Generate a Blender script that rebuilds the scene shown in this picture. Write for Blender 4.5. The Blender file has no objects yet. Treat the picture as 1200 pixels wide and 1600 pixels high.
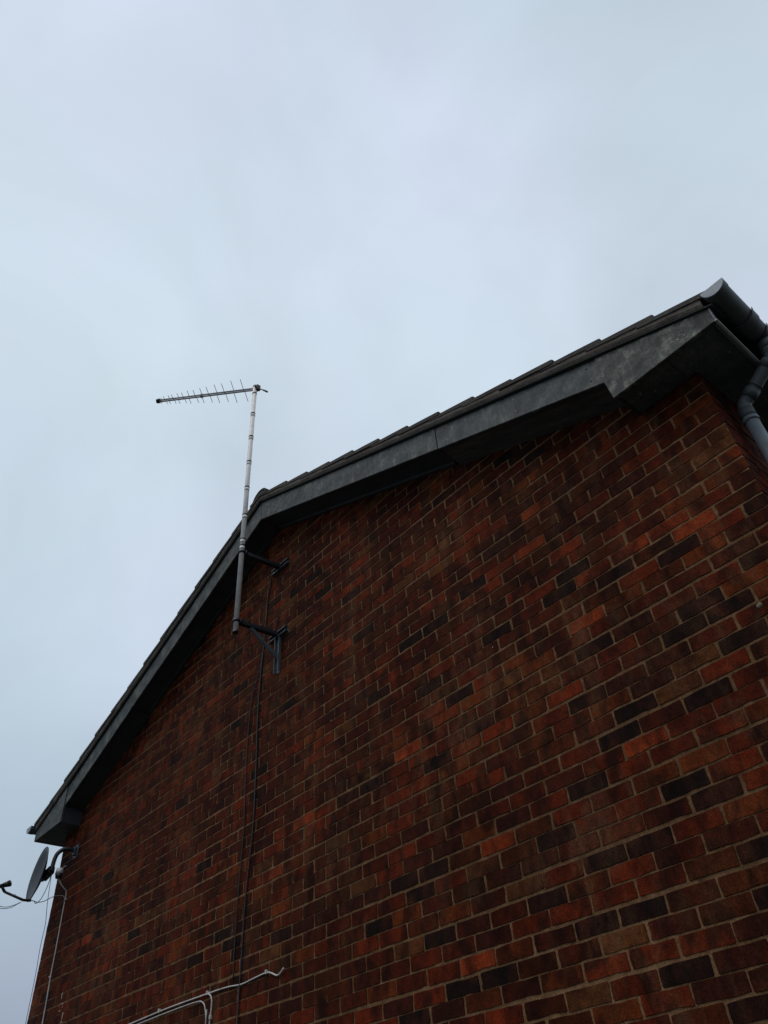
import bpy, bmesh, math, random
from mathutils import Vector, Matrix, noise

random.seed(7)
sc = bpy.context.scene
COL = sc.collection
R = math.radians

# ------------------------------------------------------------------ camera
cam_d = bpy.data.cameras.new("camera")
cam = bpy.data.objects.new("camera", cam_d)
COL.objects.link(cam)
right = Vector((0.6488066655430982, 0.7584493629841891, -0.061680422629259185))
down = Vector((-0.5398289331636071, 0.40162792895526356, -0.7397835694326738))
fwd = Vector((-0.5363157965847063, 0.5132733876522175, 0.6700117878528171))
CAM = Vector((1.6863085123, -2.9363506071, -0.9895304508))
m = Matrix((right, -down, -fwd)).transposed().to_4x4()
m.translation = CAM
cam.matrix_world = m
cam_d.sensor_fit = 'VERTICAL'
cam_d.sensor_height = 36.0
cam_d.lens = 36.0 * 1200.674 / 1600.0
cam_d.clip_start = 0.05
cam_d.clip_end = 2000
sc.camera = cam
FPX = 1200.674

# ------------------------------------------------------------------ sky (overcast) and sun
SUN_EL, SUN_AZ = 64.0, 200.0
world = bpy.data.worlds.new("World")
sc.world = world
world.use_nodes = True
nt = world.node_tree
nt.nodes.clear()
N = nt.nodes.new
L = nt.links.new
out = N('ShaderNodeOutputWorld')
bg1 = N('ShaderNodeBackground')
bg2 = N('ShaderNodeBackground')
mixs = N('ShaderNodeMixShader')
sky = N('ShaderNodeTexSky')
sky.sky_type = 'NISHITA'
sky.sun_disc = False
sky.sun_elevation = R(SUN_EL)
sky.sun_rotation = R(SUN_AZ)
sky.dust_density = 4.0
bg1.inputs['Strength'].default_value = 0.08
L(sky.outputs[0], bg1.inputs['Color'])
tc = N('ShaderNodeTexCoord')
sep = N('ShaderNodeSeparateXYZ')
L(tc.outputs['Generated'], sep.inputs[0])
# overcast luminance: dim at the horizon, bright overhead
ramp = N('ShaderNodeValToRGB')
cr = ramp.color_ramp
cr.elements[0].position = 0.0
cr.elements[0].color = (0.235, 0.28, 0.345, 1)
cr.elements[1].position = 1.0
cr.elements[1].color = (0.575, 0.66, 0.75, 1)
for p, c in ((0.16, (0.345, 0.415, 0.500)), (0.34, (0.455, 0.56, 0.640)), (0.55, (0.560, 0.655, 0.735)),
             (0.80, (0.600, 0.695, 0.770))):
    e = cr.elements.new(p)
    e.color = (*c, 1)
L(sep.outputs['Z'], ramp.inputs[0])
n1 = N('ShaderNodeTexNoise')
n1.inputs['Scale'].default_value = 2.6
n1.inputs['Detail'].default_value = 6
n1.inputs['Roughness'].default_value = 0.50
n1.inputs['Distortion'].default_value = 0.4
L(tc.outputs['Generated'], n1.inputs['Vector'])
mr = N('ShaderNodeMapRange')
mr.inputs['From Min'].default_value = 0.3
mr.inputs['From Max'].default_value = 0.7
mr.inputs['To Min'].default_value = 0.92
mr.inputs['To Max'].default_value = 1.14
L(n1.outputs[0], mr.inputs[0])
n2 = N('ShaderNodeTexNoise')
n2.inputs['Scale'].default_value = 2.1
n2.inputs['Detail'].default_value = 3
L(tc.outputs['Generated'], n2.inputs['Vector'])
tint = N('ShaderNodeMix')
tint.data_type = 'RGBA'
tint.inputs[6].default_value = (0.965, 1.005, 1.005, 1)
tint.inputs[7].default_value = (1.015, 0.985, 1.045, 1)
mr2 = N('ShaderNodeMapRange')
mr2.inputs['From Min'].default_value = 0.35
mr2.inputs['From Max'].default_value = 0.65
L(n2.outputs[0], mr2.inputs[0])
L(mr2.outputs[0], tint.inputs[0])
mul1 = N('ShaderNodeMix')
mul1.data_type = 'RGBA'
mul1.blend_type = 'MULTIPLY'
mul1.inputs[0].default_value = 1
L(ramp.outputs[0], mul1.inputs[6])
L(tint.outputs[2], mul1.inputs[7])
L(mul1.outputs[2], bg2.inputs['Color'])
# the thinner, brighter part of the cloud deck high on the left
dt = N('ShaderNodeVectorMath')
dt.operation = 'DOT_PRODUCT'
dt.inputs[1].default_value = (-0.489, 0.242, 0.838)
L(tc.outputs['Generated'], dt.inputs[0])
mr3 = N('ShaderNodeMapRange')
mr3.interpolation_type = 'SMOOTHSTEP'
mr3.inputs['From Min'].default_value = 0.80
mr3.inputs['From Max'].default_value = 1.0
mr3.inputs['To Min'].default_value = 1.0
mr3.inputs['To Max'].default_value = 1.08
L(dt.outputs['Value'], mr3.inputs[0])
mm_ = N('ShaderNodeMath')
mm_.operation = 'MULTIPLY'
L(mr.outputs[0], mm_.inputs[0])
L(mr3.outputs[0], mm_.inputs[1])
L(mm_.outputs[0], bg2.inputs['Strength'])
mixs.inputs[0].default_value = 0.93
L(bg1.outputs[0], mixs.inputs[1])
L(bg2.outputs[0], mixs.inputs[2])
L(mixs.outputs[0], out.inputs[0])

sun_d = bpy.data.lights.new("sun", 'SUN')
sun_d.energy = 1.0
sun_d.angle = R(40)
sun_d.color = (1.0, 0.96, 0.9)
sun = bpy.data.objects.new("sun", sun_d)
COL.objects.link(sun)
sd = Vector((math.sin(R(SUN_AZ)) * math.cos(R(SUN_EL)), math.cos(R(SUN_AZ)) * math.cos(R(SUN_EL)), math.sin(R(SUN_EL))))
sun.rotation_euler = sd.to_track_quat('Z', 'Y').to_euler()
sun.location = (0, 20, 30)

vs = sc.view_settings
vs.view_transform = 'Standard'
vs.look = 'None'
vs.exposure = 0.0
vs.gamma = 1.0
vs.use_curve_mapping = False


# ------------------------------------------------------------------ materials
def new_mat(name):
    mt = bpy.data.materials.new(name)
    mt.use_nodes = True
    t = mt.node_tree
    b = t.nodes['Principled BSDF']
    return mt, t, b


def ramp_node(t, stops, interp='LINEAR'):
    r = t.nodes.new('ShaderNodeValToRGB')
    r.color_ramp.interpolation = interp
    els = r.color_ramp.elements
    while len(els) > 1:
        els.remove(els[-1])
    els[0].position = stops[0][0]
    els[0].color = (*stops[0][1], 1)
    for p, c in stops[1:]:
        e = els.new(p)
        e.color = (*c, 1)
    return r


def noise_node(t, vec, scale, detail=4, rough=0.6, stretch=None, off=(0, 0, 0)):
    mp = t.nodes.new('ShaderNodeMapping')
    mp.inputs['Scale'].default_value = stretch or (1, 1, 1)
    mp.inputs['Location'].default_value = off
    t.links.new(vec, mp.inputs['Vector'])
    n = t.nodes.new('ShaderNodeTexNoise')
    n.inputs['Scale'].default_value = scale
    n.inputs['Detail'].default_value = detail
    n.inputs['Roughness'].default_value = rough
    t.links.new(mp.outputs[0], n.inputs['Vector'])
    return n.outputs[0]


def mixc(t, fac, a, b, blend='MIX'):
    mx = t.nodes.new('ShaderNodeMix')
    mx.data_type = 'RGBA'
    mx.blend_type = blend
    for idx, v in ((0, fac), (6, a), (7, b)):
        if hasattr(v, 'is_output') or isinstance(v, bpy.types.NodeSocket):
            t.links.new(v, mx.inputs[idx])
        elif idx == 0:
            mx.inputs[0].default_value = v
        else:
            mx.inputs[idx].default_value = (*v, 1)
    return mx.outputs[2]


def mrange(t, v, a, b, c=0.0, d=1.0):
    q = t.nodes.new('ShaderNodeMapRange')
    q.inputs['From Min'].default_value = a
    q.inputs['From Max'].default_value = b
    q.inputs['To Min'].default_value = c
    q.inputs['To Max'].default_value = d
    t.links.new(v, q.inputs[0])
    return q.outputs[0]


def bump(t, b, h, strength, dist=0.002):
    bp = t.nodes.new('ShaderNodeBump')
    bp.inputs['Strength'].default_value = strength
    bp.inputs['Distance'].default_value = dist
    t.links.new(h, bp.inputs['Height'])
    t.links.new(bp.outputs[0], b.inputs['Normal'])


def pos(t):
    g = t.nodes.new('ShaderNodeNewGeometry')
    return g.outputs['Position']


def brick_material(name, c1, c2, c3, stain=1.0):
    """fired clay: streaks between c1 and c2, one end flashed to c3, lime bloom patches, grain"""
    mt, t, b = new_mat(name)
    P = pos(t)
    a = noise_node(t, P, 3.0, 3, 0.5, (3.6, 3.6, 1.3))
    col = mixc(t, mrange(t, a, 0.38, 0.62), c1, c2)
    fl = noise_node(t, P, 2.0, 2, 0.5, (4.5, 4.5, 2.5), (9, 3, 1))
    col = mixc(t, mrange(t, fl, 0.50, 0.62, 0, 0.9), col, c3)
    # pale bloom in larger weathered patches, drawn out downwards
    big = noise_node(t, P, 0.9, 2, 0.5, (1.5, 1.5, 1.0), (4, 0, 2))
    med = noise_node(t, P, 5.0, 4, 0.65, (1.6, 1.6, 0.6), (1, 7, 3))
    mu = t.nodes.new('ShaderNodeMath')
    mu.operation = 'MULTIPLY'
    t.links.new(mrange(t, big, 0.42, 0.60), mu.inputs[0])
    t.links.new(mrange(t, med, 0.46, 0.68, 0, 0.5 * stain), mu.inputs[1])
    col = mixc(t, mu.outputs[0], col, (0.115, 0.056, 0.028))
    g = noise_node(t, P, 150, 3, 0.7)
    col = mixc(t, 1.0, col, ramp_out(t, g, [(0.3, (0.52, 0.52, 0.52)), (0.5, (1, 1, 1)), (0.72, (1.6, 1.55, 1.5))]), 'MULTIPLY')
    g2 = noise_node(t, P, 22, 4, 0.6)
    col = mixc(t, 1.0, col, ramp_out(t, g2, [(0.3, (0.72, 0.7, 0.72)), (0.7, (1.25, 1.25, 1.2))]), 'MULTIPLY')
    # rare pale flecks of old paint and lime
    v = t.nodes.new('ShaderNodeTexVoronoi')
    v.inputs['Scale'].default_value = 13
    t.links.new(P, v.inputs['Vector'])
    vn = noise_node(t, P, 6, 2, 0.5, None, (5, 5, 5))
    mv = t.nodes.new('ShaderNodeMath')
    mv.operation = 'MULTIPLY'
    t.links.new(mrange(t, v.outputs['Distance'], 0.07, 0.03), mv.inputs[0])
    t.links.new(mrange(t, vn, 0.66, 0.70, 0, 0.8), mv.inputs[1])
    col = mixc(t, mv.outputs[0], col, (0.34, 0.30, 0.26))
    # damp and sooty areas running over many bricks
    wz = noise_node(t, P, 1.5, 5, 0.6, (1.3, 1.3, 0.55), (2, 2, 6))
    col = mixc(t, 1.0, col, ramp_out(t, wz, [(0.34, (0.62, 0.60, 0.62)), (0.5, (0.98, 0.98, 0.98)), (0.66, (1.45, 1.40, 1.32))]), 'MULTIPLY')
    t.links.new(col, b.inputs['Base Color'])
    b.inputs['Roughness'].default_value = 0.86
    b.inputs['Specular IOR Level'].default_value = 0.06
    bump(t, b, g, 0.5, 0.002)
    return mt


def ramp_out(t, v, stops):
    r = ramp_node(t, stops)
    t.links.new(v, r.inputs[0])
    return r.outputs[0]


BR = {
    'maroon': brick_material('brick_maroon', (0.0727, 0.0109, 0.0035), (0.0426, 0.0072, 0.0030), (0.0193, 0.0052, 0.0030)),
    'brown': brick_material('brick_brown', (0.0641, 0.0139, 0.0040), (0.0385, 0.0088, 0.0030), (0.0193, 0.0060, 0.0030)),
    'red': brick_material('brick_red', (0.1195, 0.0163, 0.0043), (0.0704, 0.0109, 0.0035), (0.0277, 0.0064, 0.0034)),
    'orange': brick_material('brick_orange', (0.2189, 0.0336, 0.0083), (0.1335, 0.0208, 0.0058), (0.0641, 0.0112, 0.0046)),
    'rust': brick_material('brick_rust', (0.1121, 0.0233, 0.0050), (0.0662, 0.0139, 0.0040), (0.0321, 0.0074, 0.0034)),
    'purple': brick_material('brick_purple', (0.0385, 0.0080, 0.0043), (0.0235, 0.0058, 0.0034), (0.0556, 0.0096, 0.0038)),
    'black': brick_material('brick_black', (0.0175, 0.0062, 0.0043), (0.0082, 0.0042, 0.0036), (0.0351, 0.0100, 0.0058), 0.5),
    'tan': brick_material('brick_tan', (0.0940, 0.0312, 0.0098), (0.0620, 0.0192, 0.0065), (0.0385, 0.0112, 0.0047), 1.3),
}


def mortar_material():
    mt, t, b = new_mat('mortar')
    P = pos(t)
    a = noise_node(t, P, 14, 6, 0.75)
    col = ramp_out(t, a, [(0.3, (0.0946, 0.0586, 0.0331)), (0.50, (0.1838, 0.1198, 0.0690)), (0.70, (0.2942, 0.2035, 0.1296))])
    g = noise_node(t, P, 180, 3, 0.7)
    col = mixc(t, 1.0, col, ramp_out(t, g, [(0.3, (0.5520, 0.5040, 0.4680)), (0.7, (1.2420, 1.1340, 1.0530))]), 'MULTIPLY')
    big = noise_node(t, P, 0.8, 3, 0.5)
    col = mixc(t, 1.0, col, ramp_out(t, big, [(0.35, (0.6624, 0.5880, 0.5460)), (0.65, (1.0580, 0.9408, 0.8580))]), 'MULTIPLY')
    t.links.new(col, b.inputs['Base Color'])
    b.inputs['Roughness'].default_value = 0.95
    b.inputs['Specular IOR Level'].default_value = 0.04
    bump(t, b, g, 0.6, 0.002)
    return mt


def mottled(name, stops, scale=9, fine=70, rough=0.7, spots=None, spec=0.4, stretch=None, bstr=0.2, fine_amt=0.35, streak=0.0):
    mt, t, b = new_mat(name)
    P = pos(t)
    a = noise_node(t, P, scale, 6, 0.65, stretch)
    col = ramp_out(t, a, stops)
    g = noise_node(t, P, fine, 4, 0.7, stretch)
    col = mixc(t, 1.0, col, ramp_out(t, g, [(0.3, (1 - fine_amt,) * 3), (0.7, (1 + fine_amt,) * 3)]), 'MULTIPLY')
    if streak:
        sn = noise_node(t, P, 6, 5, 0.7, (5.0, 5.0, 0.5), (7, 1, 3))
        col = mixc(t, 1.0, col, ramp_out(t, sn, [(0.32, (1 - streak,) * 3), (0.55, (1, 1, 1)), (0.72, (1 + streak, 1 + streak, 1 + streak * .8))]), 'MULTIPLY')
    if spots:
        v = t.nodes.new('ShaderNodeTexVoronoi')
        v.inputs['Scale'].default_value = spots[0]
        t.links.new(P, v.inputs['Vector'])
        vn = noise_node(t, P, 5, 3, 0.6, None, (3, 2, 8))
        mv = t.nodes.new('ShaderNodeMath')
        mv.operation = 'MULTIPLY'
        t.links.new(mrange(t, v.outputs['Distance'], 0.3, 0.1), mv.inputs[0])
        t.links.new(mrange(t, vn, 0.5, 0.64, 0, spots[2]), mv.inputs[1])
        col = mixc(t, mv.outputs[0], col, spots[1])
    t.links.new(col, b.inputs['Base Color'])
    b.inputs['Roughness'].default_value = rough
    b.inputs['Specular IOR Level'].default_value = spec
    bump(t, b, g, bstr, 0.002)
    return mt


def plain(name, c, rough=0.5, metal=0.0, var=0.22, spec=0.5, scale=12):
    mt, t, b = new_mat(name)
    P = pos(t)
    g = noise_node(t, P, scale, 5, 0.65)
    col = mixc(t, 1.0, c, ramp_out(t, g, [(0.3, (1 - var,) * 3), (0.7, (1 + var,) * 3)]), 'MULTIPLY')
    t.links.new(col, b.inputs['Base Color'])
    b.inputs['Roughness'].default_value = rough
    b.inputs['Metallic'].default_value = metal
    b.inputs['Specular IOR Level'].default_value = spec
    return mt


M_MORTAR = mortar_material()
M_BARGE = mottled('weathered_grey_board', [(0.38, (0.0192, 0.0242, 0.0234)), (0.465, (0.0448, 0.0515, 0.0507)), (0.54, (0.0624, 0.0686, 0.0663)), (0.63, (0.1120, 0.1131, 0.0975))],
                  scale=9, fine=45, rough=0.7, spots=(60, (0.1600, 0.1716, 0.1248), 0.7), fine_amt=0.55, bstr=0.35, streak=.45)
M_BOXEND = mottled('weathered_box_end', [(0.38, (0.0163, 0.0177, 0.0170)), (0.45, (0.0408, 0.0435, 0.0394)), (0.54, (0.0734, 0.0748, 0.0639)), (0.62, (0.1632, 0.1632, 0.1360))],
                   scale=11, fine=85, rough=0.75, spots=(70, (0.2448, 0.2448, 0.2040), 0.8), fine_amt=0.6, bstr=0.4, streak=.4)
M_BOXSOFFIT = mottled('grimy_box_soffit', [(0.32, (0.0360, 0.0416, 0.0448)), (0.5, (0.0680, 0.0760, 0.0784)), (0.7, (0.1200, 0.1240, 0.1160))], scale=8, fine=60, rough=0.7, spots=(30, (0.2400, 0.2400, 0.2080), 0.5), fine_amt=.4)
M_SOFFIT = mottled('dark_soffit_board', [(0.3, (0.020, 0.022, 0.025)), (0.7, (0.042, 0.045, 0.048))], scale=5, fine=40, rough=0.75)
M_TIMBER = mottled('bare_timber_soffit', [(0.3, (0.030, 0.024, 0.022)), (0.5, (0.058, 0.047, 0.042)), (0.7, (0.10, 0.082, 0.074))],
                   scale=3.2, fine=14, rough=0.85, stretch=(1.0, 9.0, 1.0), fine_amt=0.4)
M_TILE = mottled('concrete_roof_tile', [(0.3, (0.0285, 0.0240, 0.0218)), (0.55, (0.0525, 0.0435, 0.0390)), (0.75, (0.0825, 0.0735, 0.0624))],
                 scale=6, fine=90, rough=0.92, spots=(40, (0.1500, 0.1500, 0.1170), 0.5), fine_amt=0.4, bstr=0.5)
M_VERGE = mottled('verge_mortar', [(0.3, (0.0504, 0.0406, 0.0322)), (0.5, (0.0864, 0.0700, 0.0574)), (0.72, (0.1368, 0.1155, 0.0966))],
                  scale=8, fine=90, rough=0.95, fine_amt=0.5, bstr=0.6)
M_UNDER = mottled('undercloak', [(0.3, (0.03, 0.03, 0.03)), (0.7, (0.055, 0.055, 0.052))], scale=8, rough=0.85)
M_GUTTER = mottled('dark_grey_gutter', [(0.3, (0.062, 0.072, 0.074)), (0.7, (0.095, 0.106, 0.104))], scale=5, fine=60, rough=0.55, fine_amt=0.2)
M_GCAP = mottled('pale_gutter_end', [(0.3, (0.22, 0.25, 0.28)), (0.7, (0.31, 0.34, 0.37))], scale=9, rough=0.5, fine_amt=0.15)
M_PIPE = mottled('grey_plastic_pipe', [(0.3, (0.17, 0.185, 0.20)), (0.7, (0.24, 0.26, 0.275))], scale=5, fine=50, rough=0.42, fine_amt=0.12)
M_NECK = mottled('grey_pipe_neck', [(0.3, (0.075, 0.084, 0.09)), (0.7, (0.12, 0.132, 0.14))], scale=6, fine=50, rough=0.5, fine_amt=0.15)
M_FASCIA = mottled('grey_fascia', [(0.3, (0.10, 0.115, 0.12)), (0.7, (0.17, 0.185, 0.19))], scale=5, rough=0.5)
M_STRIP = mottled('pale_fascia_trim', [(0.3, (0.32, 0.33, 0.32)), (0.7, (0.5, 0.52, 0.5))], scale=9, rough=0.5)
M_MAST = plain('dull_aluminium_mast', (0.68, 0.635, 0.60), 0.5, 0.0, 0.16, scale=18)
M_MASTCAP = plain('mast_socket_grey', (0.34, 0.33, 0.33), 0.5, 0.15)
M_TAPE = plain('black_tape', (0.015, 0.015, 0.017), 0.5)
M_BRACKET = plain('galvanised_steel_bracket', (0.115, 0.130, 0.145), 0.5, 0.4, 0.25, scale=25)
M_BRACKETDK = plain('dark_steel_arm', (0.025, 0.028, 0.034), 0.5, 0.35, 0.25, scale=25)
M_BOLT = plain('bright_bolt', (0.55, 0.56, 0.56), 0.35, 0.8)
M_BOOM = plain('boom_aluminium', (0.42, 0.41, 0.42), 0.45, 0.1)
M_ROD = plain('element_rod', (0.26, 0.27, 0.30), 0.4, 0.1)
M_BLACK = plain('black_plastic', (0.012, 0.013, 0.016), 0.45)
M_CABLE = plain('black_cable', (0.010, 0.009, 0.010), 0.6)
M_WHITE = plain('white_cable', (0.50, 0.47, 0.43), 0.5)
M_GREY = plain('grey_cable', (0.42, 0.40, 0.38), 0.5)
M_WIRE = plain('thin_grey_wire', (0.17, 0.18, 0.20), 0.5)
M_DISH = plain('dark_grey_dish', (0.028, 0.038, 0.048), 0.6, 0.0, 0.1)
M_DISHBACK = plain('dish_back', (0.03, 0.034, 0.04), 0.55, 0.0, 0.1)
M_LENS = plain('pale_lens_cover', (0.6, 0.6, 0.58), 0.4)
M_PLATE = plain('blue_grey_wall_plate', (0.045, 0.062, 0.085), 0.5, 0.3)
M_GROUND = mottled('dark_tarmac_and_grass', [(0.3, (0.022, 0.024, 0.020)), (0.5, (0.034, 0.037, 0.028)), (0.7, (0.05, 0.05, 0.04))], scale=1.2, fine=25, rough=0.95)


# ------------------------------------------------------------------ helpers
def obj(name, data_or_bm, mat=None, parent=None, smooth=False):
    if isinstance(data_or_bm, bmesh.types.BMesh):
        bmesh.ops.recalc_face_normals(data_or_bm, faces=data_or_bm.faces)
        me = bpy.data.meshes.new(name)
        data_or_bm.to_mesh(me)
        data_or_bm.free()
    else:
        me = data_or_bm
    if mat is not None and not me.materials:
        for q in (mat if isinstance(mat, (list, tuple)) else [mat]):
            me.materials.append(q)
    if smooth:
        for pl in me.polygons:
            pl.use_smooth = True
    o = bpy.data.objects.new(name, me)
    COL.objects.link(o)
    if parent is not None:
        o.parent = parent
    return o


def thing(name, label, cat, loc=(0, 0, 0), group=None):
    o = bpy.data.objects.new(name, None)
    o.empty_display_size = 0.1
    COL.objects.link(o)
    o.location = loc
    o['label'] = label
    o['category'] = cat
    if group:
        o['group'] = group
    return o


def at_origin(o, root):
    """child keeps world-built coordinates under a root that sits elsewhere"""
    o.parent = root
    o.matrix_parent_inverse = Matrix.Translation(-Vector(root.location))
    return o


def bm_box(bm, x0, x1, y0, y1, z0, z1, bevel=0.0, mi=0):
    vs_ = [bm.verts.new((x, y, z)) for x in (x0, x1) for y in (y0, y1) for z in (z0, z1)]
    fs = []
    for idx in ((0, 1, 3, 2), (4, 6, 7, 5), (0, 4, 5, 1), (2, 3, 7, 6), (0, 2, 6, 4), (1, 5, 7, 3)):
        f = bm.faces.new([vs_[i] for i in idx])
        f.material_index = mi
        fs.append(f)
    if bevel:
        es = list({e for f in fs for e in f.edges})
        bmesh.ops.bevel(bm, geom=es, offset=bevel, segments=1, affect='EDGES')
    return vs_


def bm_prism_y(bm, poly, y0, y1, mi=0):
    """poly of (x,z) pulled from y0 to y1"""
    a = [bm.verts.new((x, y0, z)) for x, z in poly]
    b = [bm.verts.new((x, y1, z)) for x, z in poly]
    n = len(poly)
    fs = [bm.faces.new(a), bm.faces.new(b[::-1])]
    for i in range(n):
        fs.append(bm.faces.new([a[i], b[i], b[(i + 1) % n], a[(i + 1) % n]]))
    for f in fs:
        f.material_index = mi
    return fs


def bevel_all(bm, off, seg=1):
    bmesh.ops.recalc_face_normals(bm, faces=bm.faces)
    es = [e for e in bm.edges if len(e.link_faces) == 2 and e.calc_face_angle(0) > 0.5]
    bmesh.ops.bevel(bm, geom=es, offset=off, segments=seg, affect='EDGES')


def bm_tube(bm, pts, r, n=8, cap=True, mi=0):
    pts = [Vector(p) for p in pts]
    rs = r if isinstance(r, (list, tuple)) else [r] * len(pts)
    t0 = (pts[1] - pts[0]).normalized()
    up = Vector((0, 0, 1)) if abs(t0.z) < 0.9 else Vector((1, 0, 0))
    u = t0.cross(up).normalized()
    rings = []
    for i, p in enumerate(pts):
        if i == 0:
            t = t0
        elif i == len(pts) - 1:
            t = (pts[i] - pts[i - 1]).normalized()
        else:
            t = ((pts[i + 1] - pts[i]).normalized() + (pts[i] - pts[i - 1]).normalized()).normalized()
        u = (u - t * u.dot(t)).normalized()
        v = t.cross(u)
        rings.append([bm.verts.new(p + (u * math.cos(2 * math.pi * k / n) + v * math.sin(2 * math.pi * k / n)) * rs[i]) for k in range(n)])
    for a, b in zip(rings, rings[1:]):
        for k in range(n):
            f = bm.faces.new([a[k], a[(k + 1) % n], b[(k + 1) % n], b[k]])
            f.smooth = n > 5
            f.material_index = mi
    if cap:
        bm.faces.new(rings[0][::-1]).material_index = mi
        bm.faces.new(rings[-1]).material_index = mi
    return rings


def tube(name, pts, r, mat, parent, n=8):
    bm = bmesh.new()
    bm_tube(bm, pts, r, n)
    return obj(name, bm, mat, parent)


def box(name, x0, x1, y0, y1, z0, z1, mat, parent, bevel=0.0):
    bm = bmesh.new()
    bm_box(bm, x0, x1, y0, y1, z0, z1, bevel)
    return obj(name, bm, mat, parent)


def smooth_path(pts, sub=5):
    """Catmull-Rom through the points"""
    P = [Vector(p) for p in pts]
    P = [P[0] * 2 - P[1]] + P + [P[-1] * 2 - P[-2]]
    o = []
    for i in range(1, len(P) - 2):
        for k in range(sub):
            t = k / sub
            a, b, c, d = P[i - 1], P[i], P[i + 1], P[i + 2]
            o.append(0.5 * ((2 * b) + (c - a) * t + (2 * a - 5 * b + 4 * c - d) * t * t + (3 * b - a - 3 * c + d) * t ** 3))
    o.append(P[-2])
    return o


def to_px(P):
    d = Vector(P) - CAM
    z = d.dot(fwd)
    if z < 0.1:
        return None
    return 600 + FPX * d.dot(right) / z, 800 + FPX * d.dot(down) / z, z


# ------------------------------------------------------------------ house geometry constants
H = 0.075 * 1.0168          # course height
XR, XL = 1.010, -6.530      # gable wall corners
AX = -2.772                 # apex
ZG = -2.56                  # ground level
SR, SL = 0.4255, 0.420     # roof slopes right / left of the apex
DEEP = 8.6


def zb(x):                  # underside of the bargeboards
    return 3.657 - SR * (x - AX) if x >= AX else 3.657 - SL * (AX - x)


EAVE_Z = 2.06
TIPR, TIPL = 1.237, -6.841
BOXR, BOXL = 0.630, -6.190

# ------------------------------------------------------------------ ground
bm = bmesh.new()
s = 600
vsq = [bm.verts.new(c) for c in ((-s, -s, ZG), (s, -s, ZG), (s, s, ZG), (-s, s, ZG))]
bm.faces.new(vsq)
g = obj('ground', bm, M_GROUND)
g['kind'] = 'structure'

# ------------------------------------------------------------------ the house
house = thing('brick_house', 'red brick gabled house end with grey bargeboards, seen from below', 'house')

# wall core: mortar seen between the bricks
bm = bmesh.new()
core = [(XL + .004, ZG), (XR - .003, ZG), (XR - .003, zb(XR) + .10), (AX, 3.657 + .10), (XL + .006, zb(XL) + .10)]
bm_prism_y(bm, core, 0.0090, DEEP - .2)
wall = obj('wall', bm, M_MORTAR, house)


# brick mesh variants: irregular outline with a worn arris
def brick_bm(length, rng, depth=.0095):
    bm = bmesh.new()
    lx, lz = length / 2, H / 2 - 0.0035
    outline = []
    cc = 0.004
    per = [(-lx, -lz + cc), (-lx, 0), (-lx, lz - cc), (-lx + cc, lz), (-lx * .35, lz), (lx * .3, lz), (lx - cc, lz),
           (lx, lz - cc), (lx, 0), (lx, -lz + cc), (lx - cc, -lz), (lx * .35, -lz), (-lx * .3, -lz), (-lx + cc, -lz)]
    fr, bk = [], []
    for (x, z) in per:
        jx, jz = rng.uniform(-.0017, .0017), rng.uniform(-.0014, .0014)
        if rng.random() < .08:
            jx -= math.copysign(.004, x) * (abs(x) > lx * .9)
            jz -= math.copysign(.0035, z) * (abs(z) > lz * .9)
        bk.append(bm.verts.new((x + jx, depth, z + jz)))
        ins = .0024
        fr.append(bm.verts.new((x + jx - math.copysign(ins, x), rng.uniform(-.0004, .0004), z + jz - (math.copysign(ins, z) if abs(z) > .01 else 0))))
    bm.faces.new(fr)
    n = len(fr)
    for i in range(n):
        bm.faces.new([fr[i], fr[(i + 1) % n], bk[(i + 1) % n], bk[i]])
    return bm


rng = random.Random(3)
VAR = {}          # (kind, variant, colour) -> mesh, built when wanted
BASE = {}
for kind, ln in (('stretcher', .2182), ('half', .1055)):
    for k in range(8):
        b_ = brick_bm(ln, rng)
        bmesh.ops.recalc_face_normals(b_, faces=b_.faces)
        me = bpy.data.meshes.new('brick')
        b_.to_mesh(me)
        b_.free()
        BASE[kind, k] = me


def var_mesh(kind, k, colour):
    key = (kind, k, colour)
    if key not in VAR:
        me = BASE[kind, k].copy()
        me.materials.append(BR[colour])
        VAR[key] = me
    return VAR[key]


SPECIAL = {}
for c, l in {
    'orange': [(-26, -1.0), (-23, -1.5), (-21, -0.5), (-18, 2.0), (-18, 1.0), (-18, 0.0), (-15, -0.5), (-13, -6.5), (-12, -11.0), (-6, 0.0), (-4, -4.0), (-9, -12.5)],
    'rust': [(-15, -2.5), (-14, -7.0), (-12, 3.0), (-10, -5.0), (-4, 1.0), (-1, -5.5), (3, -4.0), (4, -3.0)],
    'black': [(-18, -1.0), (-17, 0.5), (-16, 2.0), (-13, -0.5), (-11, 2.5), (-8, 0.0), (-7, 1.5), (-4, -7.0), (-4, -6.0), (-3, -6.5), (-3, -2.5), (-2, 1.0),
              (-1, -1.5), (-1, -0.5), (0, -6.0), (0, -3.0), (1, 1.5), (2, -2.0), (2, -1.0), (3, -5.5), (3, -4.5), (3, 1.5), (5, -0.5), (7, 0.5)],
    'tan': [(-36, -12.0), (-29, -4.5), (-28, -6.0), (-27, -4.5), (-22, 4.0), (-21, 3.5), (-11, -20.5), (-11, -19.5), (-9, 1.5), (-3, -4.5), (3, -1.5)],
}.items():
    for q in l:
        SPECIAL[q] = c
CH = [('maroon', .33), ('brown', .21), ('red', .17), ('purple', .14), ('rust', .070), ('black', .055), ('tan', .022), ('orange', .028)]


def pick(r):
    v = rng.random()
    for c, w in CH:
        v -= w
        if v < 0:
            return c
    return 'maroon'


def row_wob(x, r):
    return .0030 * math.sin(x * 1.3 + r * 2.1) + .0018 * math.sin(x * 3.7 + r * 1.3)


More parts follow.
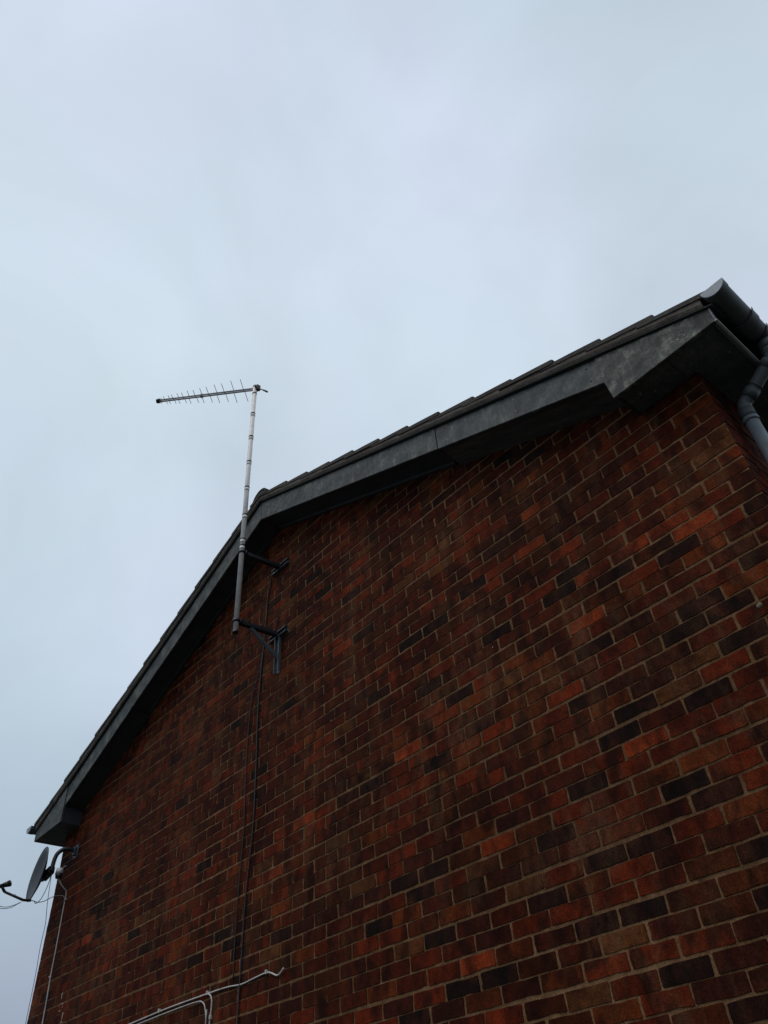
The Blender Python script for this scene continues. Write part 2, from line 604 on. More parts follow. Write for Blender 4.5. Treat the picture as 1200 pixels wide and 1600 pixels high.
bricks = []
r_top = int(-3.9 / H) - 1
r_bot = int(-ZG / H)
for r in range(r_top, r_bot):
    zc = -(r + .5) * H
    odd = r % 2 != 0
    js = [(k + (.5 if odd else 0)) for k in range(-30, 6)]
    for j in js:
        x0, x1 = j * .225, (j + 1) * .225
        half = False
        if x1 <= XL + .03 or x0 >= XR - .03:
            continue
        if x0 < XL - .02:
            x0 = x1 - .1125
            half = True
        if x1 > XR + .02:
            x1 = x0 + .1125
            half = True
        xc = (x0 + x1) / 2
        hi = max(zb(x0), zb(x1))
        if zc - H / 2 > min(zb(x0), zb(x1)) + .03 or zc + H / 2 > min(zb(x0), zb(x1)) + .15:
            continue
        col = SPECIAL.get((r, float(j))) or pick(r)
        kind = 'half' if half else 'stretcher'
        px = to_px((xc, 0, zc))
        area = 0
        if px and -10 < px[0] < 1210 and -10 < px[1] < 1610:
            a = to_px((x0, 0, zc - H / 2)); b = to_px((x1, 0, zc - H / 2)); c = to_px((x0, 0, zc + H / 2))
            area = abs((b[0] - a[0]) * (c[1] - a[1]) - (b[1] - a[1]) * (c[0] - a[0]))
        loc = (xc + rng.uniform(-.0028, .0028), rng.uniform(-.0024, -.0013), zc + row_wob(xc, r) + rng.uniform(-.0009, .0009))
        rot = (rng.gauss(0, .003), rng.gauss(0, .0075), rng.gauss(0, .0018))
        scl = (rng.uniform(.982, 1.008), 1, rng.uniform(.98, 1.03))
        flip = rng.random() < .5
        corner = half and xc > XR - .12 or (not half and x1 > XR - .03)
        bricks.append([area, kind, rng.randrange(8), col, loc, rot, scl, flip, corner, (r, j)])
bricks.sort(key=lambda q: -q[0])


def brick_matrix(q):
    from mathutils import Euler
    mm = Matrix.Translation(q[4]) @ Euler(q[5]).to_matrix().to_4x4() @ Matrix.Diagonal((q[6][0], 1, q[6][2], 1))
    return mm


single = [q for q in bricks if not q[8]][:300]
ids = {id(q) for q in single}
for q in single:
    o = bpy.data.objects.new('brick', var_mesh(q[1], q[2], q[3]))
    COL.objects.link(o)
    o.parent = wall
    o.location = q[4]
    o.rotation_euler = q[5]
    o.scale = q[6]

CNAMES = list(BR)


def join_bricks(name, items):
    V, F, MI = [], [], []
    for kind, k, colour, mat in items:
        me = BASE[kind, k]
        base = len(V)
        V += [tuple(mat @ v.co) for v in me.vertices]
        ci = CNAMES.index(colour)
        for pl in me.polygons:
            F.append([base + i for i in pl.vertices])
            MI.append(ci)
    me = bpy.data.meshes.new(name)
    me.from_pydata(V, [], F)
    for c in CNAMES:
        me.materials.append(BR[c])
    me.polygons.foreach_set('material_index', MI)
    o = obj(name, me, None, wall)
    o['kind'] = 'stuff'
    return o


items = [(q[1], q[2], q[3], brick_matrix(q)) for q in bricks if id(q) not in ids]
# side wall of the passage (faces +x): same courses, headers and stretchers turned round the corner
rz = Matrix.Rotation(R(90), 4, 'Z')
for r in range(r_top, r_bot):
    zc = -(r + .5) * H
    if zc + H / 2 > zb(XR) + .1:
        continue
    odd = r % 2 != 0
    y = 0.001
    first = True
    while y < DEEP - .5:
        ln = (.1125 if odd else .225) if first else .225
        kind = 'half' if ln < .2 else 'stretcher'
        yc = y + ln / 2
        mm = Matrix.Translation((XR + .0015 + rng.uniform(-.002, .0015), yc, zc + row_wob(XR, r) + rng.uniform(-.001, .001))) @ rz @ Matrix.Diagonal((rng.uniform(.985, 1.0), 1, rng.uniform(.97, 1.03), 1))
        items.append((kind, rng.randrange(8), pick(r), mm))
        y += ln
        first = False
join_bricks('brick_course', items)

# pointing: the uneven face of the mortar in the joints
GS = .016
V, F, idx = [], [], {}
def pv(i, k):
    if (i, k) not in idx:
        x = min(max(XL + .004 + i * GS, XL + .004), XR - .004)
        z = ZG + k * GS
        n_ = noise.noise(Vector((x * 26, 3.1, z * 26))) * .0022 + noise.noise(Vector((x * 5, 9, z * 5))) * .0012
        idx[i, k] = len(V)
        V.append((x, min(.0036, max(.0003, .0014 + n_ * .8)), z))
    return idx[i, k]
for i in range(int((XR - XL) / GS) + 1):
    x = XL + i * GS
    for k in range(int((min(zb(x), zb(x + GS)) + .08 - ZG) / GS)):
        F.append((pv(i, k), pv(i + 1, k), pv(i + 1, k + 1), pv(i, k + 1)))
me = bpy.data.meshes.new('pointing')
me.from_pydata(V, [], F)
obj('pointing', me, M_MORTAR, wall, True)

# lumps of mortar squeezed out and a cracked white pointing run low on the left
def blob(name, c, sx, sz, mat, seed=0, dy=.01):
    rr = random.Random(seed)
    bm = bmesh.new()
    bmesh.ops.create_icosphere(bm, subdivisions=2, radius=1)
    for v in bm.verts:
        f = 1 + .28 * noise.noise(v.co * 1.7 + Vector((seed, seed, 0)))
        v.co = Vector((c[0] + v.co.x * sx * f, c[1] + v.co.y * dy * f, c[2] + v.co.z * sz * f))
    return obj(name, bm, mat, wall, True)


M_PATCH = mottled('pale_mortar_patch', [(0.3, (0.1000, 0.0850, 0.0550)), (0.7, (0.1800, 0.1550, 0.1100))], scale=20, fine=120, rough=0.95)
M_LIME = mottled('white_lime_smear', [(0.3, (0.35, 0.32, 0.28)), (0.7, (0.6, 0.56, 0.5))], scale=20, fine=120, rough=0.95)
blob('mortar_lump', (0.790, .003, .742), .016, .014, M_PATCH, 1)
for k, (x, z, sx, sz) in enumerate(((-5.834, .51, .008, .035), (-5.80, .45, .020, .008), (-5.775, .43, .008, .030), (-5.745, .36, .008, .040), (-5.82, .405, .035, .008), (-5.74, .315, .045, .008),
                                    (-4.265, .655, .006, .035), (-.605, 1.265, .006, .008), (-.82, 2.09, .016, .007), (-.70, 1.98, .008, .006), (-2.06, 1.45, .006, .005))):
    blob('lime_smear', (x, .002, z), sx, sz, M_LIME, k + 3, .004)


# ------------------------------------------------------------------ bargeboards, box ends, soffits
BH = 0.205


def strip(name, xa, xb, y0, y1, lo, hi, mat, parent=house, bev=.003):
    """board following the rake, lo/hi measured vertically above the underside line"""
    bm = bmesh.new()
    poly = [(xa, zb(xa) + lo), (xb, zb(xb) + lo), (xb, zb(xb) + hi), (xa, zb(xa) + hi)]
    bm_prism_y(bm, poly, y0, y1)
    if bev:
        bevel_all(bm, bev)
    return obj(name, bm, mat, parent)


strip('bargeboard', AX + .0015, -0.606, -.204, -.180, 0, BH, M_BARGE)
strip('bargeboard', -0.602, BOXR, -.2015, -.179, 0, BH, M_BARGE)
strip('bargeboard', -4.951, AX - .0015, -.204, -.180, 0, BH, M_BARGE)
strip('bargeboard', BOXL, -4.955, -.2015, -.179, 0, BH, M_BARGE)
# apex joint cover
# box ends
bm = bmesh.new()
bm_prism_y(bm, [(BOXR + .004, EAVE_Z), (TIPR, EAVE_Z), (TIPR, zb(TIPR) + BH + .004), (BOXR - .012, zb(BOXR) + BH + .004), (BOXR - .012, zb(BOXR) + .0)], -.210, -.186)
bevel_all(bm, .003)
be = obj('box_end', bm, M_BOXEND, house)
bm = bmesh.new()
bm_prism_y(bm, [(BOXL, EAVE_Z), (BOXL, zb(BOXL) + BH + .004), (TIPL, zb(TIPL) + BH + .004), (TIPL, EAVE_Z)], -.210, -.186)
bevel_all(bm, .003)
obj('box_end', bm, M_BARGE, house)

for x in (-2.55, -1.95, -1.3, -.66, -.53, .05, .55, -3.0, -3.7, -4.3, -4.88, -5.02, -5.6, -6.1):
    for f_ in (.05, .155):
        z = zb(x) + f_
        bm = bmesh.new()
        bm_tube(bm, [(x, -.2, z), (x, -.2058, z)], [.0045, .0035], 8)
        obj('nail_head', bm, M_GCAP if (x * 10) % 2 < 1 else M_UNDER, house)

# sloping soffit boards (each set just above the board's lower edge)
def slope_soffit(xa, xb, lo, mat, drop=0.0, y0=-.179):
    bm = bmesh.new()
    th = .012
    vsx = []
    for x in (xa, xb):
        for y, dz in ((y0, 0), (.012, -drop)):
            for t in (0, th):
                vsx.append(bm.verts.new((x, y, zb(x) + lo + dz + t)))
    # order x,y,t
    for idx in ((0, 1, 3, 2), (4, 6, 7, 5), (0, 4, 5, 1), (2, 3, 7, 6), (0, 2, 6, 4), (1, 5, 7, 3)):
        bm.faces.new([vsx[i] for i in idx])
    return obj('soffit_board', bm, mat, house)


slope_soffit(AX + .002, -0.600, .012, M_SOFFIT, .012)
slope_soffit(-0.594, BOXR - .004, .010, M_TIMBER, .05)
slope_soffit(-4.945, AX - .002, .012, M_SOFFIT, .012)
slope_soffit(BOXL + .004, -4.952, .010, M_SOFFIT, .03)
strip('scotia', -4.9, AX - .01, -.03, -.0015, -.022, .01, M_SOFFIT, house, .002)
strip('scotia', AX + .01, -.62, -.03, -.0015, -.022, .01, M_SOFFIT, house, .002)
M_CHEEK = mottled('dark_grey_cheek', [(0.3, (0.0240, 0.0270, 0.0288)), (0.7, (0.0390, 0.0432, 0.0444))], scale=5, rough=0.7)
# box: cheek, flat soffits
for sx, bx, tx, wx in ((1, BOXR + .014, TIPR, XR), (-1, BOXL - .010, TIPL, XL)):
    x0, x1 = sorted((bx, bx + sx * .014))
    bm = bmesh.new()
    zt = zb(bx) + .02
    bm_prism_y(bm, [(x0, EAVE_Z + .001), (x1, EAVE_Z + .001), (x1, zt), (x0, zt)], -.186, .004)
    obj('box_cheek', bm, M_CHEEK if sx < 0 else M_SOFFIT, house)
    xi, xo = sorted((bx + sx * .016, tx - sx * .022))
    xm = wx - sx * .06
    a, b = (xi, xm - .002) if sx > 0 else (xm + .002, xo)
    box('soffit_board', a, b, -.186, .004, EAVE_Z + .004, EAVE_Z + .013, M_BOXSOFFIT, house, .0015)
    a, b = (xm, xo) if sx > 0 else (xi, xm)
    box('soffit_board', a, b, -.186, 2.4, EAVE_Z + .006, EAVE_Z + .015, M_BOXSOFFIT, house, .0015)
    box('soffit_board', a, b, 2.403, DEEP - .2, EAVE_Z + .006, EAVE_Z + .015, M_BOXSOFFIT, house, .0015)
    x0, x1 = sorted((tx - sx * .020, tx))
    box('fascia', x0, x1, -.186, DEEP, EAVE_Z, zb(tx) + BH - .02, M_FASCIA, house, .002)
# pale trim along the foot of the right fascia
box('fascia_trim', TIPR - .004, TIPR + .010, -.212, DEEP, EAVE_Z - .004, EAVE_Z + .008, M_STRIP, house, .002)
box('corner_trim', TIPR - .002, TIPR + .006, -.214, -.184, EAVE_Z + .008, zb(TIPR) + BH, M_FASCIA, house, .002)
# screw heads on the boxed eaves
for (x, y, z) in ((.80, -.07, EAVE_Z + .004), (1.06, -.13, EAVE_Z + .006), (.74, -.12, EAVE_Z + .004), (1.18, .02, EAVE_Z + .006)):
    bm = bmesh.new()
    bm_tube(bm, [(x, y, z + .001), (x, y, z - .003)], [.006, .004], 10)
    obj('screw_head', bm, M_GCAP, house)
# lichen crust patch on the right box end
M_LICHEN = mottled('lichen', [(0.35, (0.10, 0.10, 0.07)), (0.5, (0.30, 0.31, 0.24)), (0.7, (0.50, 0.50, 0.42))], scale=60, fine=150, rough=0.95, fine_amt=.6)
lr = random.Random(11)
bm = bmesh.new()
for k in range(46):
    a, d = lr.uniform(0, 6.28), abs(lr.gauss(0, .02))
    cx, cz = 1.050 + d * math.cos(a) * 1.3, 2.116 + d * math.sin(a) * .7
    rr_ = lr.uniform(.0015, .0045)
    mm = Matrix.Translation((cx, -.2105, cz)) @ Matrix.Diagonal((rr_, .0012, rr_ * .8, 1))
    bmesh.ops.create_icosphere(bm, subdivisions=1, radius=1, matrix=mm)
o = obj('lichen_patch', bm, M_LICHEN, be)
o['kind'] = 'stuff'

# ------------------------------------------------------------------ roof: undercloak, verge mortar, tiles, ridge
roof = bpy.data.objects.new('roof', None)
COL.objects.link(roof)
roof.parent = house
strip('undercloak', AX + .001, TIPR + .03, -.224, -.10, BH + .007, BH + .015, M_UNDER, roof, .001)
strip('undercloak', TIPL - .03, AX - .001, -.224, -.10, BH + .007, BH + .015, M_UNDER, roof, .001)


def verge_bed(xa, xb):
    bm = bmesh.new()
    n = int(abs(xb - xa) / .05)
    rowsv = []
    for i in range(n + 1):
        x = xa + (xb - xa) * i / n
        z0 = zb(x) + BH + .0165
        f = [(-.226, z0), (-.233 + .004 * noise.noise(Vector((x * 9, 1, 0))), z0 + .018), (-.231 + .004 * noise.noise(Vector((x * 11, 3, 0))), z0 + .052), (-.10, z0 + .052), (-.10, z0)]
        rowsv.append([bm.verts.new((x, y, z)) for y, z in f])
    for a, b in zip(rowsv, rowsv[1:]):
        for k in range(5):
            bm.faces.new([a[k], a[(k + 1) % 5], b[(k + 1) % 5], b[k]])
    bm.faces.new(rowsv[0])
    bm.faces.new(rowsv[-1][::-1])
    return obj('verge_mortar', bm, M_VERGE, roof)


verge_bed(AX + .002, TIPR - .01)
verge_bed(AX - .002, TIPL + .01)


def tile_bm(width, seed=0, L_=.42, T=.021):
    """one plain concrete tile: x = down the slope, tail (nose) at x=0, head at x=-L_, z up from the slope plane"""
    rr = random.Random(seed)
    bm = bmesh.new()
    prof = [(0, .000), (.004, .008), (.002, .030), (-.010, .034)]
    P = [(.0, .014), (.003, .020), (.003, .043), (-.006, .048), (-L_ * .5, T + .014), (-L_, T - .007), (-L_, -.008), (-.05, .008)]
    rows = []
    ys = [0, .006, width * .5, width - .006, width]
    for yi, y in enumerate(ys):
        edge = .0025 if yi in (0, len(ys) - 1) else 0
        rows.append([bm.verts.new((px + rr.uniform(-.0012, .0012), y, pz - (edge if pz > .015 else -edge) + rr.uniform(-.0008, .0008))) for px, pz in P])
    for a, b in zip(rows, rows[1:]):
        n = len(P)
        for k in range(n):
            bm.faces.new([a[k], a[(k + 1) % n], b[(k + 1) % n], b[k]])
    bm.faces.new(rows[0])
    bm.faces.new(rows[-1][::-1])
    bmesh.ops.recalc_face_normals(bm, faces=bm.faces)
    return bm


TILES = []
for k in range(6):
    b_ = tile_bm(.325, k)
    me = bpy.data.meshes.new('roof_tile')
    b_.to_mesh(me)
    b_.free()
    me.materials.append(M_TILE)
    TILES.append(me)
GAUGE = .3035
nR = [TIPR + .050 - GAUGE * k for k in range(14)]
nL = [TIPL - .010 + GAUGE * k for k in range(14)]
tb = tile_bm(DEEP + .3 - .33, 50)
meb = bpy.data.meshes.new('roof_tile_course')
tb.to_mesh(meb)
tb.free()
meb.materials.append(M_TILE)
V, F = [], []
trng = random.Random(5)
for side, noses in ((1, nR), (-1, nL)):
    for k, x in enumerate(noses):
        if side * (x - AX) < .06:
            continue
        ang = math.atan(SR if side > 0 else SL)
        base = Vector((x, -.239, zb(x) + BH + .060))
        # local x points down the slope
        xd = Vector((side * math.cos(ang), 0, -math.sin(ang)))
        zd = Vector((side * math.sin(ang), 0, math.cos(ang)))
        yd = Vector((0, 1, 0))
        M3 = Matrix((xd, yd, zd)).transposed()
        if M3.determinant() < 0:
            pass
        long_ = min(1.0, (abs(x - AX) / math.cos(ang)) / .42)
        mm = Matrix.Translation(base + Vector((0, trng.uniform(-.004, .004), trng.uniform(-.001, .002)))) @ M3.to_4x4() @ Matrix.Diagonal((long_, 1, 1, 1))
        o = bpy.data.objects.new('roof_tile', TILES[k % 6])
        COL.objects.link(o)
        o.parent = roof
        if side > 0:
            o.matrix_local = mm
        else:
            # mirrored copy of the same tile, own mesh so that scale stays positive
            me = TILES[k % 6].copy()
            me.transform(mm)
            me.flip_normals()
            o.data = me
        mm2 = Matrix.Translation(Vector((0, .33, 0))) @ mm
        n0 = len(V)
        V += [tuple(mm2 @ v.co) for v in meb.vertices]
        F += [[n0 + i for i in (pl.vertices if side > 0 else reversed(pl.vertices))] for pl in meb.polygons]
me = bpy.data.meshes.new('roof_tile_course')
me.from_pydata(V, [], F)
o = obj('roof_tile_course', me, M_TILE, roof)
o['kind'] = 'stuff'
# ridge tiles: half round, each its own piece
ZR = 3.657 + BH + .058 + .012


def ridge_bm(r=.105, t=.016, ln=.44):
    bm = bmesh.new()
    n = 12
    ring = []
    for y in (0, ln):
        row = []
        for rad in (r, r - t):
            for k in range(n + 1):
                a = math.pi * (.06 + .88 * k / n)
                row.append(bm.verts.new((rad * 1.12 * math.cos(a), y, rad * math.sin(a) - .035)))
        ring.append(row)
    m_ = n + 1
    for k in range(n):
        for (i, j) in ((k, k + 1),):
            bm.faces.new([ring[0][i], ring[0][j], ring[1][j], ring[1][i]])
            bm.faces.new([ring[0][m_ + i], ring[1][m_ + i], ring[1][m_ + j], ring[0][m_ + j]])
            bm.faces.new([ring[0][i], ring[0][m_ + i], ring[0][m_ + j], ring[0][j]])
            bm.faces.new([ring[1][i], ring[1][j], ring[1][m_ + j], ring[1][m_ + i]])
    for k in (0, n):
        bm.faces.new([ring[0][k], ring[1][k], ring[1][m_ + k], ring[0][m_ + k]])
    bmesh.ops.recalc_face_normals(bm, faces=bm.faces)
    return bm


rb = ridge_bm()
mer = bpy.data.meshes.new('ridge_tile')
rb.to_mesh(mer)
rb.free()
mer.materials.append(M_TILE)
for k in range(19):
    o = bpy.data.objects.new('ridge_tile', mer)
    COL.objects.link(o)
    o.parent = roof
    o.location = (AX, -.235 + .45 * k, ZR)
bm = bmesh.new()
bm_prism_y(bm, [(AX + .098 * math.cos(math.pi * k / 10), ZR - .035 + .088 * math.sin(math.pi * k / 10)) for k in range(11)] + [(AX - .13, ZR - .10), (AX, ZR - .05), (AX + .13, ZR - .10)], -.229, -.15)
obj('ridge_mortar', bm, M_VERGE, roof)


# ------------------------------------------------------------------ gutters
def gutter(cx, z, y0, y1, parent, cap_mat):
    r, t = .0575, .003
    bm = bmesh.new()
    n = 16
    rows = []
    for y in (y0, y1):
        row = []
        for rad in (r, r - t):
            for k in range(n + 1):
                a = math.pi + math.pi * k / n
                row.append(bm.verts.new((cx + rad * math.cos(a), y, z + rad * 1.05 * math.sin(a))))
        rows.append(row)
    m_ = n + 1
    for k in range(n):
        for off, flip in ((0, 0), (m_, 1)):
            f = bm.faces.new([rows[0][off + k], rows[0][off + k + 1], rows[1][off + k + 1], rows[1][off + k]])
            f.smooth = True
    for k in (0, n):
        bm.faces.new([rows[0][k], rows[1][k], rows[1][m_ + k], rows[0][m_ + k]])
    ob = obj('gutter', bm, M_GUTTER, parent)
    # end cap
    bm = bmesh.new()
    prof = [(cx + (r + .003) * math.cos(math.pi + math.pi * k / 18), z + (r + .003) * 1.05 * math.sin(math.pi + math.pi * k / 18)) for k in range(19)]
    bm_prism_y(bm, prof, y0 - .006, y0 + .002)
    obj('gutter_end', bm, cap_mat, ob)
    bm = bmesh.new()
    prof2 = [(cx + (r + .0035) * math.cos(math.pi + math.pi * k / 18), z + (r + .0035) * 1.05 * math.sin(math.pi + math.pi * k / 18)) for k in range(19)]
    prof3 = [(cx + (r + .0005) * math.cos(math.pi + math.pi * k / 18), z + (r + .0005) * 1.05 * math.sin(math.pi + math.pi * k / 18)) for k in range(19)]
    bm_prism_y(bm, prof2 + prof3[::-1], y0 + .0025, y0 + .05)
    obj('gutter_end_sleeve', bm, M_GUTTER, ob)
    return ob


def gutter_band(cx, z, y, w, parent, name, rr=.0625, mat=None):
    bm = bmesh.new()
    prof2 = [(cx + rr * math.cos(math.pi * 1.0 + math.pi * k / 18), z + rr * 1.05 * math.sin(math.pi + math.pi * k / 18)) for k in range(19)]
    prof3 = [(cx + (rr - .004) * math.cos(math.pi + math.pi * k / 18), z + (rr - .004) * 1.05 * math.sin(math.pi + math.pi * k / 18)) for k in range(19)]
    bm_prism_y(bm, prof2 + prof3[::-1], y, y + w)
    return obj(name, bm, mat or M_GUTTER, parent)


GX, GZ = 1.306, 2.225
gR = gutter(GX, GZ, -.252, DEEP, house, M_GCAP)
gutter_band(GX, GZ, .012, .008, gR, 'gutter_joint', .0665)
gutter_band(GX, GZ, .020, .07, gR, 'gutter_union', .0628)
for yb in (.16, 1.1, 2.0, 2.9):
    gutter_band(GX, GZ, yb, .022, gR, 'gutter_bracket', .0645, M_BLACK)
GXL = -6.841 - .082
gL = gutter(GXL, 2.225, -.262, DEEP, house, M_GCAP)
gutter_band(GXL, 2.225, -.12, .02, gL, 'gutter_bracket', .0645)

# ------------------------------------------------------------------ downpipe with swan neck
PX, PY = 1.072, .205
dp = bpy.data.objects.new('downpipe', None)
COL.objects.link(dp)
dp.parent = house
rp = .034
bm = bmesh.new()
bm_tube(bm, [(GX, PY, GZ - .055), (GX, PY, GZ - .12)], .037, 20)
obj('gutter_outlet', bm, M_GUTTER, dp)
neck = [(GX, PY, GZ - .10), (GX, PY, GZ - .155), (GX - .012, PY, GZ - .18), (PX + .050, PY, 1.918), (PX + .014, PY, 1.890), (PX, PY, 1.855), (PX, PY, 1.82)]
bm = bmesh.new()
bm_tube(bm, smooth_path(neck, 4), rp, 20)
obj('swan_neck', bm, M_NECK, dp)
dvec = (Vector(neck[3]) - Vector(neck[2])).normalized()
for c, w, rr_ in ((Vector(neck[2]) + dvec * .035, .045, .038), (Vector(neck[3]) - dvec * .012, .05, .0385), (Vector(neck[3]) - dvec * .055, .004, .0400)):
    bm = bmesh.new()
    bm_tube(bm, [c - dvec * w / 2, c + dvec * w / 2], rr_, 20)
    obj('pipe_collar', bm, M_GUTTER, dp)
bm = bmesh.new()
bm_tube(bm, [(PX, PY, 1.850), (PX, PY, 1.784)], .0378, 24)
obj('pipe_socket', bm, M_GUTTER, dp)
bm = bmesh.new()
bm_tube(bm, [(PX, PY, 1.784), (PX, PY, 1.760)], .0395, 24)
obj('pipe_collar', bm, M_PIPE, dp)
bm = bmesh.new()
bm_tube(bm, [(PX, PY, 1.78), (PX, PY, ZG + .02)], rp, 24)
obj('pipe_length', bm, M_PIPE, dp)
for z in (1.2, -.4, -1.9):
    bm = bmesh.new()
    bm_tube(bm, [(PX, PY, z), (PX, PY, z + .03)], .0385, 20)
    bm_box(bm, XR, PX, PY - .05, PY + .05, z + .002, z + .028)
    obj('pipe_clip', bm, M_GUTTER, dp)

# ------------------------------------------------------------------ aerial on its wall brackets
MX, MY, MZ0, MZ1 = -2.738, -.390, 2.375, 5.385
aer = thing('television_aerial', 'log periodic aerial on a pale mast bracketed to the gable wall', 'aerial', (MX, MY, MZ0))


def ap(o):
    return at_origin(o, aer)


def tub(name, pts, r, mat, n=12):
    return ap(tube(name, pts, r, mat, None, n))


MR = .0215
mast = tub('mast', [(MX, MY, MZ0), (MX, MY, MZ1 - .02)], MR, M_MAST, 24)
tub('mast_foot_cap', [(MX, MY, MZ0 - .014), (MX, MY, MZ0 + .004)], MR + .0006, M_BLACK, 24)
tub('mast_cap', [(MX, MY, MZ1 - .03), (MX, MY, MZ1 - .004), (MX, MY, MZ1 + .004)], [MR + .002, MR + .002, MR * .6], M_MASTCAP, 24)


def mast_z(v):            # height on the mast at image row v
    lo, hi = 2.0, 5.6
    for _ in range(40):
        mid = (lo + hi) / 2
        if to_px((MX, MY, mid))[1] > v:
            lo = mid
        else:
            hi = mid
    return lo


for v in (615.5, 647, 683, 722, 762, 805, 843, 853):
    z = mast_z(v)
    o = tub('tape_band', [(MX, MY, z - .008), (MX, MY, z + .008)], MR + .0022, M_TAPE, 24)
    if v > 640:
        tub('mast_sleeve', [(MX, MY, z - .045), (MX, MY, z - .009)], MR + .0009, M_MAST, 24)
# brackets ----------------------------------------------------------
BXW = -2.712


def box_between(bm, a, b, w, h, up=Vector((0, 0, 1))):
    a, b = Vector(a), Vector(b)
    t = (b - a).normalized()
    s = t.cross(up).normalized()
    u = s.cross(t)
    vs_ = []
    for p in (a, b):
        for i, j in ((-1, -1), (1, -1), (1, 1), (-1, 1)):
            vs_.append(bm.verts.new(p + s * w / 2 * i + u * h / 2 * j))
    for idx in ((3, 2, 1, 0), (4, 5, 6, 7), (0, 1, 5, 4), (1, 2, 6, 5), (2, 3, 7, 6), (3, 0, 4, 7)):
        bm.faces.new([vs_[i] for i in idx])


def bar(name, a, b, w, h, mat, parent, bev=.002):
    bm = bmesh.new()
    box_between(bm, a, b, w, h)
    bevel_all(bm, bev)
    o = obj(name, bm, mat)
    o.parent = parent
    return o


def angle_iron(name, a, b, w, leg, t, mat, parent, updir):
    """an L section from a to b"""
    bm = bmesh.new()
    a, b = Vector(a), Vector(b)
    box_between(bm, a, b, w, t, updir)
    d = (b - a).normalized()
    s = d.cross(updir).normalized()
    u = s.cross(d)
    off = s * (w / 2 - t / 2) + u * (leg / 2 + t / 2 - .0005)
    box_between(bm, a + off, b + off, t, leg, updir)
    o = obj(name, bm, mat)
    o.parent = parent
    return o


def make_bracket(z, lower):
    br = bpy.data.objects.new('wall_bracket', None)
    COL.objects.link(br)
    ap(br)
    br.location = (BXW, 0, z)
    hw = .120
    # horizontal wall bar, channel section
    bm = bmesh.new()
    bm_box(bm, -hw, hw, -.005, -.001, -.024, .024)
    bm_box(bm, -hw, hw, -.030, -.005, .019, .024)
    bm_box(bm, -hw, hw, -.030, -.005, -.024, -.019)
    o = obj('wall_bar', bm, M_BRACKET)
    o.parent = br
    dx = MX - BXW
    # arm
    bm = bmesh.new()
    box_between(bm, (0, -.006, 0), (dx, MY + .02, 0), .040, .036)
    bevel_all(bm, .003)
    o = obj('arm', bm, M_BRACKETDK)
    o.parent = br
    if lower:
        bm = bmesh.new()
        bm_box(bm, -.030, .030, -.005, -.001, -.345, -.021)
        bm_box(bm, -.030, -.025, -.026, -.005, -.345, -.021)
        bm_box(bm, .025, .030, -.026, -.005, -.345, -.021)
        o = obj('wall_upright', bm, M_BRACKET)
        o.parent = br
        bar('brace', (0, -.012, -.215), (dx * .62, -.262, -.018), .022, .028, M_BRACKET, br)
        for zz in (-.30, -.10):
            bm = bmesh.new()
            bm_tube(bm, [(0, -.004, zz), (0, -.014, zz)], .009, 6)
            o = obj('bolt', bm, M_BLACK)
            o.parent = br
    for xx in (-hw + .02, hw - .02):
        bm = bmesh.new()
        bm_tube(bm, [(xx, -.004, 0), (xx, -.016, 0)], .010, 6)
        o = obj('bolt', bm, M_BOLT if (xx < 0 and not lower) else M_BRACKETDK)
        o.parent = br
    # clamp round the mast: cradle plate, U bolt, nuts
    bm = bmesh.new()
    cx, cy = dx, MY
    bm_box(bm, cx - .036, cx + .036, cy + .018, cy + .034, -.018, .018, .003)
    o = obj('clamp_plate', bm, M_BRACKETDK)
    o.parent = br
    U = [(cx - .027, cy + .045, 0), (cx - .027, cy, 0)] + [(cx + .027 * math.cos(R(180 + 180 * k / 10)), cy + .027 * math.sin(R(180 + 180 * k / 10)), 0) for k in range(1, 10)] + [(cx + .027, cy, 0), (cx + .027, cy + .045, 0)]
    bm = bmesh.new()
    bm_tube(bm, U, .0055, 8)
    o = obj('u_bolt', bm, M_BRACKETDK)
    o.parent = br
    bm = bmesh.new()
    bm_tube(bm, [(cx, cy, -.013), (cx, cy, .013)], MR + .007, 18)
    o = obj('clamp_collar', bm, M_BRACKETDK)
    o.parent = br
    return br


make_bracket(2.470, True)
make_bracket(3.160, False)

# antenna head -------------------------------------------------------
S0 = Vector((MX - .01, MY - .005, 5.335))
E0 = Vector((-3.487, -1.078, 5.352))
bd = (E0 - S0).normalized()
bp_ = bd.cross(Vector((0, 0, 1))).normalized()
LEN = (E0 - S0).length
for dz in (.014, -.014):
    tub('boom', [S0 + Vector((0, 0, dz)), E0 + Vector((0, 0, dz))], .0082, M_BOOM, 10)
tub('boom_tip', [E0 - bd * .012, E0 + bd * .022], [.026, .024], M_BLACK, 14)
tub('boom_spacer', [E0 + (S0 - E0) * .452 - bd * .012, E0 + (S0 - E0) * .452 + bd * .012], .024, M_BOOM, 12)
# element positions read along the boom, measured as the fraction from the tip
def boom_frac(px):
    lo, hi = 0.0, 1.0
    for _ in range(40):
        mid = (lo + hi) / 2
        if to_px(E0 + (S0 - E0) * mid)[0] < px:
            lo = mid
        else:
            hi = mid
    return lo


